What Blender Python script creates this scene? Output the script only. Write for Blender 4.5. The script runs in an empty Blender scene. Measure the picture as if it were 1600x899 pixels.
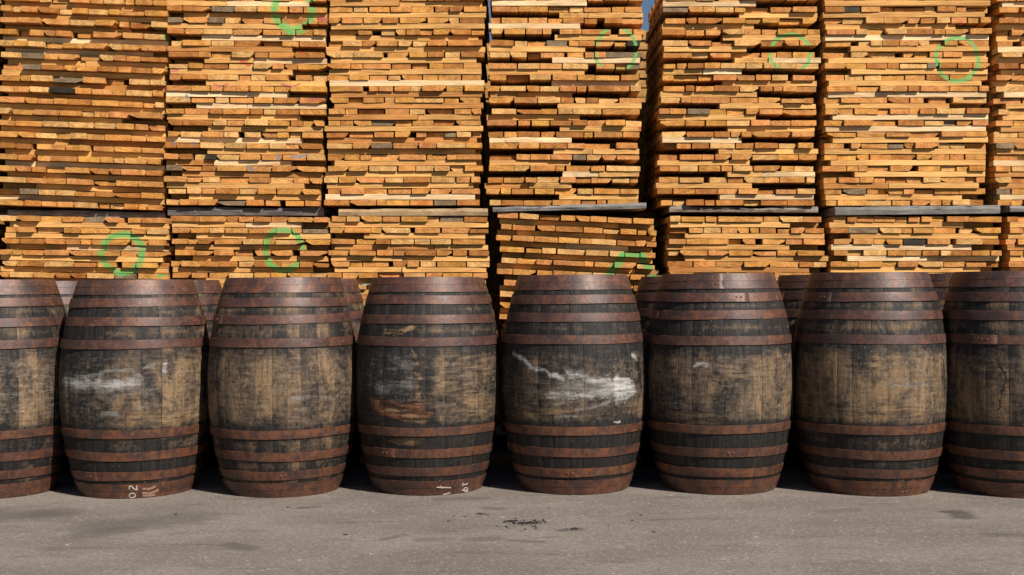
import bpy, bmesh, math, random
from mathutils import Vector, Matrix
R = math.radians
PI = math.pi
scn = bpy.context.scene
col = scn.collection
random.seed(7)

# ------------------------------------------------------------------ camera
F = 1837.0                      # focal length in photo pixels (photo is 1600 wide)
EYE = 1.247
ROLL = R(0.47)
cam = bpy.data.cameras.new('camera')
cam.sensor_width = 36.0
cam.lens = 36.0 * F / 1600.0
cam.clip_start = 0.1
cam.clip_end = 3000
camo = bpy.data.objects.new('camera', cam)
col.objects.link(camo)
cr, sr = math.cos(ROLL), math.sin(ROLL)
camo.matrix_world = Matrix(((cr, sr, 0, 0), (0, 0, -1, 0), (-sr, cr, 0, EYE), (0, 0, 0, 1)))
scn.camera = camo

# ------------------------------------------------------------------ light
SUN_EL, SUN_AZ = R(41.5), R(41)   # azimuth: to the right of straight behind the camera
world = bpy.data.worlds.new('World')
scn.world = world
world.use_nodes = True
wn = world.node_tree
sky = wn.nodes.new('ShaderNodeTexSky')
sky.sky_type = 'NISHITA'
sky.sun_disc = False
sky.sun_elevation = SUN_EL
sky.sun_rotation = PI - SUN_AZ
sky.dust_density = 0.1
sky.air_density = 0.85
sky.ozone_density = 1.5
bg = wn.nodes['Background']
bg.inputs['Strength'].default_value = 0.05
wn.links.new(sky.outputs[0], bg.inputs[0])
sun = bpy.data.lights.new('sun', 'SUN')
sun.energy = 5.0
sun.angle = R(0.5)
sun.color = (1.0, 0.94, 0.85)
suno = bpy.data.objects.new('sun', sun)
col.objects.link(suno)
sd = Vector((math.sin(SUN_AZ) * math.cos(SUN_EL), -math.cos(SUN_AZ) * math.cos(SUN_EL), math.sin(SUN_EL)))
suno.rotation_euler = sd.to_track_quat('Z', 'Y').to_euler()
suno.location = sd * 30
scn.cycles.diffuse_bounces = 1
scn.view_settings.view_transform = 'Standard'
scn.view_settings.look = 'None'
scn.view_settings.exposure = 0.27
scn.view_settings.gamma = 1.0


# ------------------------------------------------------------------ helpers: pixel of the photo -> place in the world
def ray(px, py):
    u, v = px - 800.0, 449.5 - py
    x = cr * u + sr * v
    z = -sr * u + cr * v
    return x / F, z / F


def at(px, py, Y):
    x, z = ray(px, py)
    return Vector((x * Y, Y, EYE + z * Y))


def on_ground(px, py):
    x, z = ray(px, py)
    Y = -EYE / z
    return Vector((x * Y, Y, 0.0))


def tag(o, label=None, cat=None, group=None, kind=None):
    if label: o['label'] = label
    if cat: o['category'] = cat
    if group: o['group'] = group
    if kind: o['kind'] = kind
    return o


def link(name, me, parent=None, mat=None):
    o = bpy.data.objects.new(name, me)
    col.objects.link(o)
    if parent is not None: o.parent = parent
    if mat is not None:
        if not me.materials: me.materials.append(mat)
        o.material_slots[0].link = 'OBJECT'
        o.material_slots[0].material = mat
    return o


def mesh(name, vs, fs, smooth=False):
    me = bpy.data.meshes.new(name)
    me.from_pydata([tuple(v) for v in vs], [], fs)
    if smooth: me.polygons.foreach_set('use_smooth', [True] * len(me.polygons))
    me.update()
    return me


# ------------------------------------------------------------------ node helper
class NT:
    def __init__(s, name):
        s.mat = bpy.data.materials.new(name)
        s.mat.use_nodes = True
        s.t = s.mat.node_tree
        s.bsdf = s.t.nodes['Principled BSDF']

    def new(s, ty): return s.t.nodes.new(ty)

    def put(s, sock, v):
        if hasattr(v, 'is_output'): s.t.links.new(v, sock)
        else: sock.default_value = v

    def m(s, op, a, b=0.0, c=0.0, clamp=False):
        n = s.new('ShaderNodeMath'); n.operation = op; n.use_clamp = clamp
        s.put(n.inputs[0], a); s.put(n.inputs[1], b)
        if len(n.inputs) > 2: s.put(n.inputs[2], c)
        return n.outputs[0]

    def v(s, op, a, b=(0, 0, 0)):
        n = s.new('ShaderNodeVectorMath'); n.operation = op
        s.put(n.inputs[0], a)
        if op == 'SCALE': s.put(n.inputs['Scale'], b)
        else: s.put(n.inputs[1], b)
        return n.outputs['Value'] if op in ('DOT_PRODUCT', 'LENGTH', 'DISTANCE') else n.outputs['Vector']

    def comb(s, x=0.0, y=0.0, z=0.0):
        n = s.new('ShaderNodeCombineXYZ')
        s.put(n.inputs[0], x); s.put(n.inputs[1], y); s.put(n.inputs[2], z)
        return n.outputs[0]

    def sep(s, vec):
        n = s.new('ShaderNodeSeparateXYZ'); s.put(n.inputs[0], vec)
        return n.outputs

    def noise(s, vec, scale=1.0, detail=3.0, rough=0.55, dist=0.0):
        n = s.new('ShaderNodeTexNoise')
        s.put(n.inputs['Vector'], vec); n.inputs['Scale'].default_value = scale
        n.inputs['Detail'].default_value = detail; n.inputs['Roughness'].default_value = rough
        n.inputs['Distortion'].default_value = dist
        return n.outputs['Fac']

    def voro(s, vec, scale, out='Distance'):
        n = s.new('ShaderNodeTexVoronoi')
        s.put(n.inputs['Vector'], vec); n.inputs['Scale'].default_value = scale
        return n.outputs[out]

    def mix(s, f, a, b, mode='MIX'):
        n = s.new('ShaderNodeMix'); n.data_type = 'RGBA'; n.blend_type = mode
        s.put(n.inputs[0], f)
        for i, c in ((6, a), (7, b)):
            s.put(n.inputs[i], c if hasattr(c, 'is_output') else (c[0], c[1], c[2], 1))
        return n.outputs[2]

    def step(s, x, lo, hi):
        n = s.new('ShaderNodeMapRange'); n.interpolation_type = 'SMOOTHSTEP'
        s.put(n.inputs[0], x)
        n.inputs[1].default_value = lo; n.inputs[2].default_value = hi
        if lo > hi:
            n.inputs[1].default_value = hi; n.inputs[2].default_value = lo
            n.inputs[3].default_value = 1.0; n.inputs[4].default_value = 0.0
        return n.outputs[0]

    def ramp(s, f, stops):
        n = s.new('ShaderNodeValToRGB'); s.put(n.inputs[0], f)
        e = n.color_ramp.elements
        while len(e) < len(stops): e.new(0.5)
        for k, (p, c) in enumerate(stops):
            e[k].position = p
            e[k].color = (c, c, c, 1) if not isinstance(c, tuple) else (*c, 1)
        return n.outputs[0]

    def geo(s): return s.new('ShaderNodeNewGeometry').outputs
    def obj(s): return s.new('ShaderNodeTexCoord').outputs['Object']
    def info(s): return s.new('ShaderNodeObjectInfo').outputs

    def bump(s, h, strength=0.3, dist=0.01):
        n = s.new('ShaderNodeBump'); s.put(n.inputs['Height'], h)
        n.inputs['Strength'].default_value = strength; n.inputs['Distance'].default_value = dist
        s.t.links.new(n.outputs[0], s.bsdf.inputs['Normal'])

    def seg(s, P, a, b):
        """distance from the 2-d point P to the segment a-b"""
        a3, ba = (a[0], a[1], 0), (b[0] - a[0], b[1] - a[1], 0)
        l2 = max(1e-9, ba[0] ** 2 + ba[1] ** 2)
        pa = s.v('SUBTRACT', P, a3)
        h = s.m('DIVIDE', s.v('DOT_PRODUCT', pa, ba), l2, clamp=True)
        return s.v('LENGTH', s.v('SUBTRACT', pa, s.v('SCALE', ba, h)))

    def finish(s, c, rough=0.8, spec=0.3, metal=0.0):
        s.put(s.bsdf.inputs['Base Color'], c)
        s.put(s.bsdf.inputs['Roughness'], rough)
        s.put(s.bsdf.inputs['Specular IOR Level'], spec)
        s.put(s.bsdf.inputs['Metallic'], metal)
        return s.mat


# ------------------------------------------------------------------ materials: sawn wood
GREEN = (0.10, 0.46, 0.12)


def plank_mat(name, run, marks=()):
    """sawn stave wood; run = 'Y' (ends to the front) or 'X' (edge to the front); marks = sprayed paint"""
    n = NT(name)
    g, inf = n.geo(), n.info()
    P, rnd, tint = g['Position'], inf['Random'], inf['Color']
    off = n.comb(n.m('MULTIPLY', rnd, 41.0), n.m('MULTIPLY', rnd, 17.3), n.m('MULTIPLY', rnd, 29.7))
    Q = n.v('ADD', P, off)
    st = (1.0, 0.12, 1.0) if run == 'Y' else (0.13, 1.0, 1.0)
    S = n.v('MULTIPLY', Q, st)
    blot = n.noise(S, 16 if run == 'Y' else 14, 4, 0.6, 0.4)
    grain = n.noise(n.v('MULTIPLY', S, (1, 1, 1)), 95, 3, 0.6)
    big = n.noise(S, 5.5, 2, 0.5, 0.6)
    x, y, z = n.sep(Q)
    # growth rings (ends) or long grain (edges)
    w = n.new('ShaderNodeTexWave')
    w.wave_type = 'BANDS'; w.bands_direction = 'DIAGONAL' if run == 'Y' else 'Z'
    n.put(w.inputs['Vector'], n.comb(n.m('MULTIPLY', x, n.m('SUBTRACT', n.m('MULTIPLY', rnd, 2.6), 1.3)), 0.0, z) if run == 'Y' else n.comb(n.m('MULTIPLY', x, 0.12), 0.0, z))
    w.inputs['Scale'].default_value = 26 if run == 'Y' else 22
    w.inputs['Distortion'].default_value = 6.0
    w.inputs['Detail'].default_value = 2.0
    w.inputs['Detail Scale'].default_value = 1.2
    ring = w.outputs['Fac']
    val = n.m('ADD', 0.62, n.m('MULTIPLY', n.step(blot, 0.25, 0.75), 0.46))
    val = n.m('ADD', val, n.m('MULTIPLY', n.m('SUBTRACT', rnd, 0.5), 0.16))
    val = n.m('ADD', val, n.m('MULTIPLY', n.m('SUBTRACT', ring, 0.5), 0.22))
    val = n.m('ADD', val, n.m('MULTIPLY', n.m('SUBTRACT', grain, 0.5), 0.5))
    c = n.mix(1.0, tint, n.comb(val, n.m('POWER', val, 1.12), n.m('POWER', val, 1.3)), 'MULTIPLY')
    # warm brown staining in patches
    f = n.m('MULTIPLY', n.step(big, 0.55, 0.72), 0.45)
    c = n.mix(f, c, n.mix(1.0, tint, (0.58, 0.36, 0.22), 'MULTIPLY'))
    # pencil-thin dark checks and grime specks
    sp = n.step(n.noise(Q, 130, 2, 0.6), 0.66, 0.74)
    c = n.mix(n.m('MULTIPLY', sp, 0.55), c, (0.10, 0.055, 0.025))
    if marks:
        nx, ny, nz = n.sep(g['Normal'])
        front = n.step(ny, -0.35, -0.6)
        px, py, pz = n.sep(P)
        wob = n.m('SUBTRACT', n.noise(P, 9, 2), 0.5)
        wob2 = n.m('SUBTRACT', n.noise(n.v('ADD', P, (5, 3, 9)), 60, 3, 0.7), 0.5)
        for mk in marks:
            if mk[0] == 'ring':
                _, cx, cz, rx, rz, th, a0, a1, colr, op = mk
                dx, dz = n.m('SUBTRACT', px, cx), n.m('SUBTRACT', pz, cz)
                ux, uz = n.m('DIVIDE', dx, rx), n.m('DIVIDE', dz, rz)
                rr = n.m('SQRT', n.m('ADD', n.m('MULTIPLY', ux, ux), n.m('MULTIPLY', uz, uz)))
                d = n.m('ABSOLUTE', n.m('SUBTRACT', n.m('ADD', rr, n.m('MULTIPLY', wob, 0.22)), 1.0))
                d = n.m('ADD', n.m('MULTIPLY', d, 0.5 * (rx + rz)), n.m('MULTIPLY', wob2, th * 0.5))
                k = n.step(d, th * 0.80, th * 0.18)
                if a1 - a0 < 359:      # an open ring: only the arc from a0 to a1 (degrees, anticlockwise from +x)
                    an = n.m('DEGREES', n.m('ARCTAN2', dz, dx))
                    an = n.m('MODULO', n.m('ADD', n.m('SUBTRACT', an, a0), 720.0), 360.0)
                    k = n.m('MULTIPLY', k, n.step(an, a1 - a0, a1 - a0 - 8))
            else:
                _, ax, az, bx, bz, th, colr, op = mk
                d = n.seg(n.comb(px, pz, 0.0), (ax, az), (bx, bz))
                d = n.m('ADD', d, n.m('MULTIPLY', wob2, th * 0.5))
                k = n.step(d, th * 0.7, th * 0.35)
            k = n.m('MULTIPLY', n.m('MULTIPLY', k, front), n.m('MULTIPLY', op, n.m('ADD', 0.78, n.m('MULTIPLY', n.step(blot, 0.30, 0.60), 0.22))))
            c = n.mix(k, c, colr)
    n.bump(n.m('ADD', grain, n.m('MULTIPLY', ring, 0.4)), 0.35, 0.004)
    return n.finish(c, 0.82, 0.22)


def weathered_mat(name, base, lite):
    n = NT(name)
    g = n.geo()
    S = n.v('MULTIPLY', g['Position'], (0.12, 1, 1))
    a = n.noise(S, 40, 4, 0.6, 0.3)
    b = n.noise(g['Position'], 9, 3, 0.6)
    c = n.mix(n.step(n.m('ADD', n.m('MULTIPLY', a, 0.6), n.m('MULTIPLY', b, 0.5)), 0.4, 0.72), base, lite)
    c = n.mix(n.step(n.noise(S, 90, 2), 0.62, 0.7), c, (0.03, 0.026, 0.022))
    n.bump(a, 0.6, 0.008)
    return n.finish(c, 0.85, 0.2)


# ------------------------------------------------------------------ the stacks of staves
TAN = (0.66, 0.292, 0.076)


def tint_end(rs):
    k = rs.random()
    j = rs.uniform(0.86, 1.14)
    if k < 0.010: c = (0.050, 0.041, 0.033)
    elif k < 0.034: c = (0.26, 0.18, 0.105)
    elif k < 0.16: c = (0.48, 0.190, 0.046)
    elif k < 0.36: c = (0.75, 0.420, 0.148)
    else: c = (TAN[0], TAN[1] * rs.uniform(0.93, 1.1), TAN[2] * rs.uniform(0.85, 1.25))
    return (c[0] * j, c[1] * j, c[2] * j, 1)


def tint_edge(rs):
    k = rs.random()
    j = rs.uniform(0.9, 1.12)
    if k < 0.012: c = (0.26, 0.195, 0.13)
    elif k < 0.20: c = (0.86, 0.60, 0.33)
    elif k < 0.30: c = (0.56, 0.25, 0.072)
    else: c = (0.76, 0.405, 0.130)
    return (c[0] * j, c[1] * j, c[2] * j, 1)


def end_plank_mesh(rs):
    """unit stave running along Y with eased, slightly warped corners, some with a waney corner"""
    e = 0.02
    prof = [(-.5 + e, -.5), (.5 - e, -.5), (.5, -.5 + 2 * e), (.5, .5 - 2 * e), (.5 - e, .5), (-.5 + e, .5), (-.5, .5 - 2 * e), (-.5, -.5 + 2 * e)]
    k = rs.random()
    if k < 0.06: prof[1], prof[2] = (.5 - rs.uniform(.12, .30), -.5), (.5, .1)
    elif k < 0.11: prof[0], prof[7] = (-.5 + rs.uniform(.12, .30), -.5), (-.5, .1)
    elif k < 0.14: prof[4], prof[3] = (.5 - rs.uniform(.10, .22), .5), (.5, -.1)
    elif k < 0.17: prof[5], prof[6] = (-.5 + rs.uniform(.10, .22), .5), (-.5, -.1)
    sk, tl, tr = rs.uniform(-.05, .05), rs.uniform(-.10, .02), rs.uniform(-.10, .02)
    vs, fs = [], []
    bow, tw = rs.uniform(-.08, .08), rs.uniform(-.04, .04)
    for y, b in ((-.5, 0), (-.1, 1), (.5, 0.2)):
        for (x, z) in prof:
            zz = z + (tl if x < 0 else tr) * (1 if z > 0 else 0) * (1 - b * .3) + b * bow * .5 + sk * x * (1 - b)
            vs.append((x * (1 + tw * b), y + (0.006 * sk * x if y < 0 else 0), zz))
    for s_ in range(2):
        for i in range(8):
            j = (i + 1) % 8
            fs.append((s_ * 8 + i, s_ * 8 + j, s_ * 8 + 8 + j, s_ * 8 + 8 + i))
    fs.append(tuple(range(7, -1, -1)))
    fs.append(tuple(range(16, 24)))
    return mesh('plank', vs, [tuple(reversed(f)) for f in fs])


def edge_plank_mesh(rs):
    """unit stave running along X, its long edge to the front, wavering in height and depth"""
    vs, fs = [], []
    n = 8
    top, bot = rs.uniform(-.03, .03), rs.uniform(-.03, .03)
    fr = rs.uniform(-.05, .05)
    for i in range(n):
        x = -.5 + i / (n - 1)
        top = top * .6 + rs.uniform(-.06, .03)
        bot = bot * .6 + rs.uniform(-.02, .05)
        fr = fr * .7 + rs.uniform(-.03, .03)
        vs += [(x, -.5 + fr, -.5 + bot), (x, .5, -.5 + bot), (x, .5, .5 + top), (x, -.5 + fr + rs.uniform(-.02, .05), .5 + top)]
    for i in range(n - 1):
        for j in range(4):
            k = (j + 1) % 4
            fs.append((i * 4 + j, (i + 1) * 4 + j, (i + 1) * 4 + k, i * 4 + k))
    fs.append((0, 1, 2, 3)[::1])
    fs.append(tuple(4 * (n - 1) + q for q in (3, 2, 1, 0)))
    return mesh('plank', vs, [tuple(reversed(f)) for f in fs])


rs0 = random.Random(11)
END_MESH = [end_plank_mesh(rs0) for _ in range(30)]
EDGE_MESH = [edge_plank_mesh(rs0) for _ in range(20)]
M_END = plank_mat('sawn_end_grain', 'Y')
M_EDGE = plank_mat('sawn_edge_grain', 'X')


def box_into(vs, fs, x0, x1, y0, y1, z0, z1, tilt=0.0, xm=0.0):
    b = len(vs)
    for (x, y, z) in ((x0, y0, z0), (x1, y0, z0), (x1, y1, z0), (x0, y1, z0), (x0, y0, z1), (x1, y0, z1), (x1, y1, z1), (x0, y1, z1)):
        vs.append((x, y, z + tilt * (x - xm)))
    for f in ((0, 3, 2, 1), (4, 5, 6, 7), (0, 1, 5, 4), (1, 2, 6, 5), (2, 3, 7, 6), (3, 0, 4, 7)):
        fs.append(tuple(b + i for i in f))


class Mark:
    """paint sprayed over the front of one stack"""
    def __init__(s, stack, spec, box):
        s.stack, s.spec, s.box = stack, spec, box
        s.me, s.mx = None, None


MARKS = {}


def add_ring(stack, Y, px, py, rx, ry, th, a0=0, a1=360, colr=GREEN, op=0.85):
    c = at(px, py, Y); k = Y / F
    t = th * k
    MARKS.setdefault(stack, []).append((('ring', c.x, c.z, rx * k, ry * k, t, a0, a1, colr, op),
                                        (c.x - rx * k - t, c.x + rx * k + t, c.z - ry * k - t, c.z + ry * k + t)))


def add_dab(stack, Y, ax, ay, bx, by, th, colr, op=0.85):
    a, b = at(ax, ay, Y), at(bx, by, Y); k = Y / F
    t = th * k
    MARKS.setdefault(stack, []).append((('dab', a.x, a.z, b.x, b.z, t, colr, op),
                                        (min(a.x, b.x) - t, max(a.x, b.x) + t, min(a.z, b.z) - t, max(a.z, b.z) + t)))


YU, YL = 8.95, 8.86
LGREEN = (0.17, 0.46, 0.13)
RED, PINK, BLUE = (0.55, 0.06, 0.05), (0.50, 0.10, 0.14), (0.03, 0.24, 0.42)
add_ring('U2', YU, 458, 14, 29, 34, 13)
add_dab('U2', YU, 455, 53, 448, 56, 6, GREEN)
add_ring('U4', YU, 962, 78, 32, 34, 5.2, -60, 235, LGREEN, .95)
add_dab('U4', YU, 958, 108, 972, 108, 4, GREEN)
add_ring('U5', YU, 1235, 85, 31, 30, 5.4, 0, 360, LGREEN, .95)
add_ring('U6', YU, 1496, 93, 33, 34, 5.8, 0, 360, LGREEN, .95)
add_dab('U6', YU, 1465, 95, 1466, 102, 6, GREEN)
add_ring('L1', YL, 190, 396, 31, 30, 10)
add_dab('L1', YL, 246, 431, 254, 431, 4, GREEN)
add_ring('L2', YL, 443, 391, 29, 32, 9, 0, 330)
add_dab('L4', YL, 974, 399, 1000, 397, 11, GREEN)
add_dab('L4', YL, 972, 402, 950, 434, 12, GREEN)
add_dab('L4', YL, 1005, 402, 1020, 432, 11, GREEN)
add_dab('U1', YU, 256, 51, 257, 61, 5, GREEN, 0.7)
for (ax, ay, bx, by, th, cc) in ((377, 96, 388, 101, 6, RED), (266, 112, 278, 109, 3, PINK), (334, 131, 344, 136, 3, PINK), (344, 136, 356, 131, 3, PINK),
                                 (440, 131, 452, 137, 3, PINK), (456, 137, 468, 131, 3, PINK), (488, 155, 498, 152, 5, PINK), (470, 83, 476, 81, 4, RED),
                                 (496, 28, 510, 30, 6, PINK), (291, 149, 292, 153, 4, BLUE), (272, 222, 275, 226, 3, BLUE), (300, 222, 303, 226, 3, BLUE),
                                 (456, 245, 470, 246, 2.6, BLUE), (470, 246, 482, 241, 2.6, BLUE), (436, 242, 433, 249, 3, BLUE), (387, 260, 395, 266, 3, BLUE)):
    add_dab('U2', YU, ax, ay, bx, by, th, cc, 0.75)
add_dab('U3', YU, 728, 4, 734, 8, 2, RED, 0.7)
add_dab('U4', YU, 999, 199, 1001, 203, 4, RED, 0.8)
add_dab('U4', YU, 790, 220, 792, 224, 4, RED, 0.5)

DEPTH = 1.2


def make_stack(key, name, label, group, L, Y, ytop, ybot, tilt, mode, recess, seed, rows_from='bottom', nvis=99, z_floor=None, pitch_px=17.8, messy=0.0):
    """L = photo pixels of the front corners: left/right at ytop, left/right at ybot"""
    rs = random.Random(seed)
    xlt, xrt, xlb, xrb = L
    a, b = at(xlt, ytop, Y), at(xlb, ybot, Y)
    c, d = at(xrt, ytop, Y), at(xrb, ybot, Y)
    zt, zb = 0.5 * (a.z + c.z), 0.5 * (b.z + d.z)
    fl = lambda z: b.x + (a.x - b.x) * (z - b.z) / (a.z - b.z)
    fr = lambda z: d.x + (c.x - d.x) * (z - d.z) / (c.z - d.z)
    P = pitch_px * Y / F
    te = P * 0.485
    xm = 0.5 * (fl(zb) + fr(zb))
    root = bpy.data.objects.new(name, None)
    col.objects.link(root)
    root.location = (xm, Y + DEPTH / 2, zb if z_floor is None else z_floor)
    root.empty_display_size = 0.2
    tag(root, label, 'timber stack', group)
    loc0 = root.location.copy()
    tt = math.tan(tilt)
    marks = MARKS.get(key, [])
    cache = {}

    def mat_for(run, x0, x1, z0, z1):
        hit = tuple(i for i, (sp, bx) in enumerate(marks) if bx[0] < x1 and bx[1] > x0 and bx[2] < z1 and bx[3] > z0)
        if not hit: return M_END if run == 'Y' else M_EDGE
        if (run, hit) not in cache:
            cache[(run, hit)] = plank_mat('painted_' + ('end' if run == 'Y' else 'edge') + '_grain', run, [marks[i][0] for i in hit])
        return cache[(run, hit)]

    def put(me, cx, cy, cz, sx, sy, sz, run, tint, rz=0.0, ry=0.0):
        o = link('plank', me, root, mat_for(run, cx - sx / 2, cx + sx / 2, cz - sz / 2 - .01, cz + sz / 2 + .01))
        o.location = Vector((cx, cy, cz + tt * (cx - xm))) - loc0
        o.scale = (sx, sy, sz)
        o.rotation_euler = (0, -tilt + ry, rz)
        o.color = tint
        return o

    n = int(round((zt - zb) / P))
    hv, hf = [], []
    for i in range(n):
        z = zb + i * P if rows_from == 'bottom' else zt - te - i * P
        vis = i < nvis
        xl, xr = fl(z) + rs.uniform(-.018, .018), fr(z) + rs.uniform(-.018, .018)
        if messy: xl += rs.uniform(-messy, messy); xr += rs.uniform(-messy, messy)
        if vis:
            rj = rs.uniform(-.012, .012)
            rt = rs.uniform(-.004, .004) + (rs.uniform(-.012, .012) if messy else 0)
            x = xl
            prev_gap = False
            while x < xr - .05:
                w = rs.choice((rs.uniform(.075, .13), rs.uniform(.11, .19), rs.uniform(.13, .235)))
                if xr - x - w < .07: w = xr - x
                if rs.random() < .035 and not prev_gap and x > xl + .05 and xr - x > .2:
                    x += rs.uniform(.018, .06); prev_gap = True
                    continue
                prev_gap = False
                ln = DEPTH * rs.uniform(.95, 1.0)
                yf = Y + rj + rs.gauss(0, .010) + (rs.uniform(.01, .05) if rs.random() < .12 else 0)
                t = te * rs.uniform(.93, 1.03)
                if rs.random() < .05: t *= .8
                put(rs.choice(END_MESH), x + w / 2, yf + ln / 2, z + t / 2, w - rs.choice((.004, .007, .010, .015)), ln, t, 'Y', tint_end(rs), rs.uniform(-.006, .006), rt)
                x += w
        else:
            box_into(hv, hf, xl, xr, Y + rs.uniform(0, .02), Y + DEPTH, z, z + te, tt, xm)
        # the cross layer above this row
        zc, tc = z + te * 1.01, P - te * 1.02
        if rows_from == 'top' and i == 0: continue
        W = xr - xl
        if mode == 'alt':
            s0 = (0, rs.uniform(.52, .64)) if i % 2 else (rs.uniform(.38, .5), 1)
        elif mode == 'mix':
            s0 = (0, rs.uniform(.76, .92)) if i % 2 else (rs.uniform(.10, .27), 1)
        else:
            s0 = (rs.choice((0, 0, .02, .05)), rs.choice((1, 1, 1, .96, 1)))
            if rs.random() < .12: s0 = (0, rs.uniform(.72, .92)) if rs.random() < .5 else (rs.uniform(.08, .25), 1)
        x0, x1 = xl + s0[0] * W + rs.uniform(-.012, .012), xl + s0[1] * W + rs.uniform(-.012, .012)
        if vis:
            segs = [(x0, x1)]
            if rs.random() < .22: 
                q = x0 + (x1 - x0) * rs.uniform(.3, .7); segs = [(x0, q - .004), (q, x1)]
            for (p0, p1) in segs:
                dw = rs.uniform(.09, .15)
                yf = Y + recess + rs.choice((rs.uniform(-.012, .006), rs.uniform(-.008, .010), rs.uniform(.0, .030)))
                put(rs.choice(EDGE_MESH), (p0 + p1) / 2, yf + dw / 2, zc + tc / 2, p1 - p0, dw, tc * rs.uniform(.93, 1.0), 'X', tint_edge(rs), rs.uniform(-.008, .008))
            ys = (.22, .42, .62, .82, 1.0)
        else:
            ys = (.1, .4, .7, 1.0)
        for q, f in enumerate(ys):
            e0, e1 = (x0, x1) if (q < 1 and mode == 'alt') else (xl, xr)
            y1 = Y + DEPTH * f - rs.uniform(.0, .02)
            box_into(hv, hf, e0 + .01, e1 - .01, y1 - .12, y1, zc + .001, zc + tc * .97, tt, xm)
    hv = [Vector(v) - loc0 for v in hv]
    me = mesh('inner_planks', hv, hf)
    o = link('inner_planks', me, root, M_EDGE)
    o.color = (0.5, 0.27, 0.09, 1)
    tag(o, kind='stuff')
    return root


UG, LG = 'upper stacks of air-drying staves', 'lower stacks of air-drying staves'
TOPY = -42          # the stacks run on above the frame
ds = 0.0205         # world lean per metre is carried by the corner pixels


def ext(x0, x1, y0, y1, ynew):   # carry an edge on to another height
    return x1 + (x0 - x1) * (ynew - y1) / (y0 - y1)


UP = [  # key, left/right at y=0, left/right at y=322, tilt deg, mode, recess, label
    ('U1', 1, 261, -6, 251, -2.4, 'full', .055, 'upper stack of staves sloping down to its right, at the far left'),
    ('U2', 264, 513, 258, 503, -1.0, 'mix', .013, 'upper stack of staves with red and blue dabs and a thick green ring'),
    ('U3', 515, 758, 509, 750, -0.35, 'full', .006, 'upper stack of tightly layered staves with no green ring, left of the sky gap'),
    ('U4', 767, 1006, 762, 999, -0.55, 'alt', .007, 'upper stack of staves with a thin broken green ring, right of the sky gap'),
    ('U5', 1037, 1281, 1029, 1271, -0.5, 'alt', .007, 'upper stack of staves with a thin green ring and its shaded left side showing'),
    ('U6', 1290, 1548, 1287, 1540, -0.3, 'full', .006, 'upper stack of pale even staves with a thin round green ring near its right edge'),
    ('U7', 1561, 1810, 1555, 1800, -0.3, 'full', .018, 'upper stack of staves cut off by the right edge, only its left strip in view'),
]
for k, (key, a0, b0, a1, b1, tl, mode, rec, lab) in enumerate(UP):
    yb = 321 if k != 0 else 324
    make_stack(key, 'stave_stack', lab, UG, (ext(a0, a1, 0, 322, TOPY), ext(b0, b1, 0, 322, TOPY), a1, b1), YU, TOPY, yb, R(tl), mode, rec, 100 + k)

LO = [  # key, left/right at y=338, left/right at y=432, tilt, mode, recess, label, messy
    ('L1', 2, 262, -10, 258, -1.3, 'full', .034, 'lower stack of staves with a thick green spray ring, behind the leftmost barrels', 0.01),
    ('L2', 270, 514, 263, 512, -0.8, 'mix', .022, 'lower stack of staves with an open green ring, second from the left', 0.01),
    ('L3', 515, 762, 512, 760, -0.6, 'full', .016, 'lower stack of staves without paint, left of the dark gap at the middle', 0.006),
    ('L4', 778, 1022, 790, 1060, -2.9, 'mix', .085, 'untidy lower stack of staves stepping out to the right, with a broad green spray arch', 0.022),
    ('L5', 1047, 1290, 1034, 1284, -0.6, 'mix', .010, 'lower stack of staves without paint under a strip of rough bark', 0.012),
    ('L6', 1303, 1565, 1290, 1550, -0.5, 'mix', .020, 'lower stack of staves without paint, under the long smooth grey board', 0.012),
    ('L7', 1578, 1830, 1568, 1815, -0.5, 'full', .020, 'lower stack of staves cut off by the right edge, behind the rightmost barrel', 0.01),
]
make_stack('U0', 'stave_stack', 'stack of staves beyond the left edge of the yard view', UG, (ext(-250, -262, 0, 322, TOPY), ext(-8, -16, 0, 322, TOPY), -262, -16), YU, TOPY, 321, R(-1), 'full', .02, 98, nvis=0)
make_stack('L0', 'stave_stack', 'lower stack of staves beyond the left edge of the yard view', LG, (-255, -9, -300, -62), YL, 338, 338 + 17.6 * 26, R(-1), 'full', .02, 99, rows_from='top', nvis=0, pitch_px=17.6, z_floor=0.0)
for k, (key, a0, b0, a1, b1, tl, mode, rec, lab, ms) in enumerate(LO):
    yt = 338
    yb = 824                                     # down to the ground at that distance, less the bearers
    a2, b2 = a1, b1
    nx = lambda p, q: q + (p - q) * 0.0
    # below the visible band the sides drop straight down
    make_stack(key, 'stave_stack', lab, LG, (a0, b0, a0 + (a1 - a0) * 1.2, b0 + (b1 - b0) * 1.2), YL, yt, yt + 17.6 * 26, R(tl), mode, rec, 200 + k,
               rows_from='top', nvis=12, pitch_px=17.6, messy=ms, z_floor=0.0)

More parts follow.
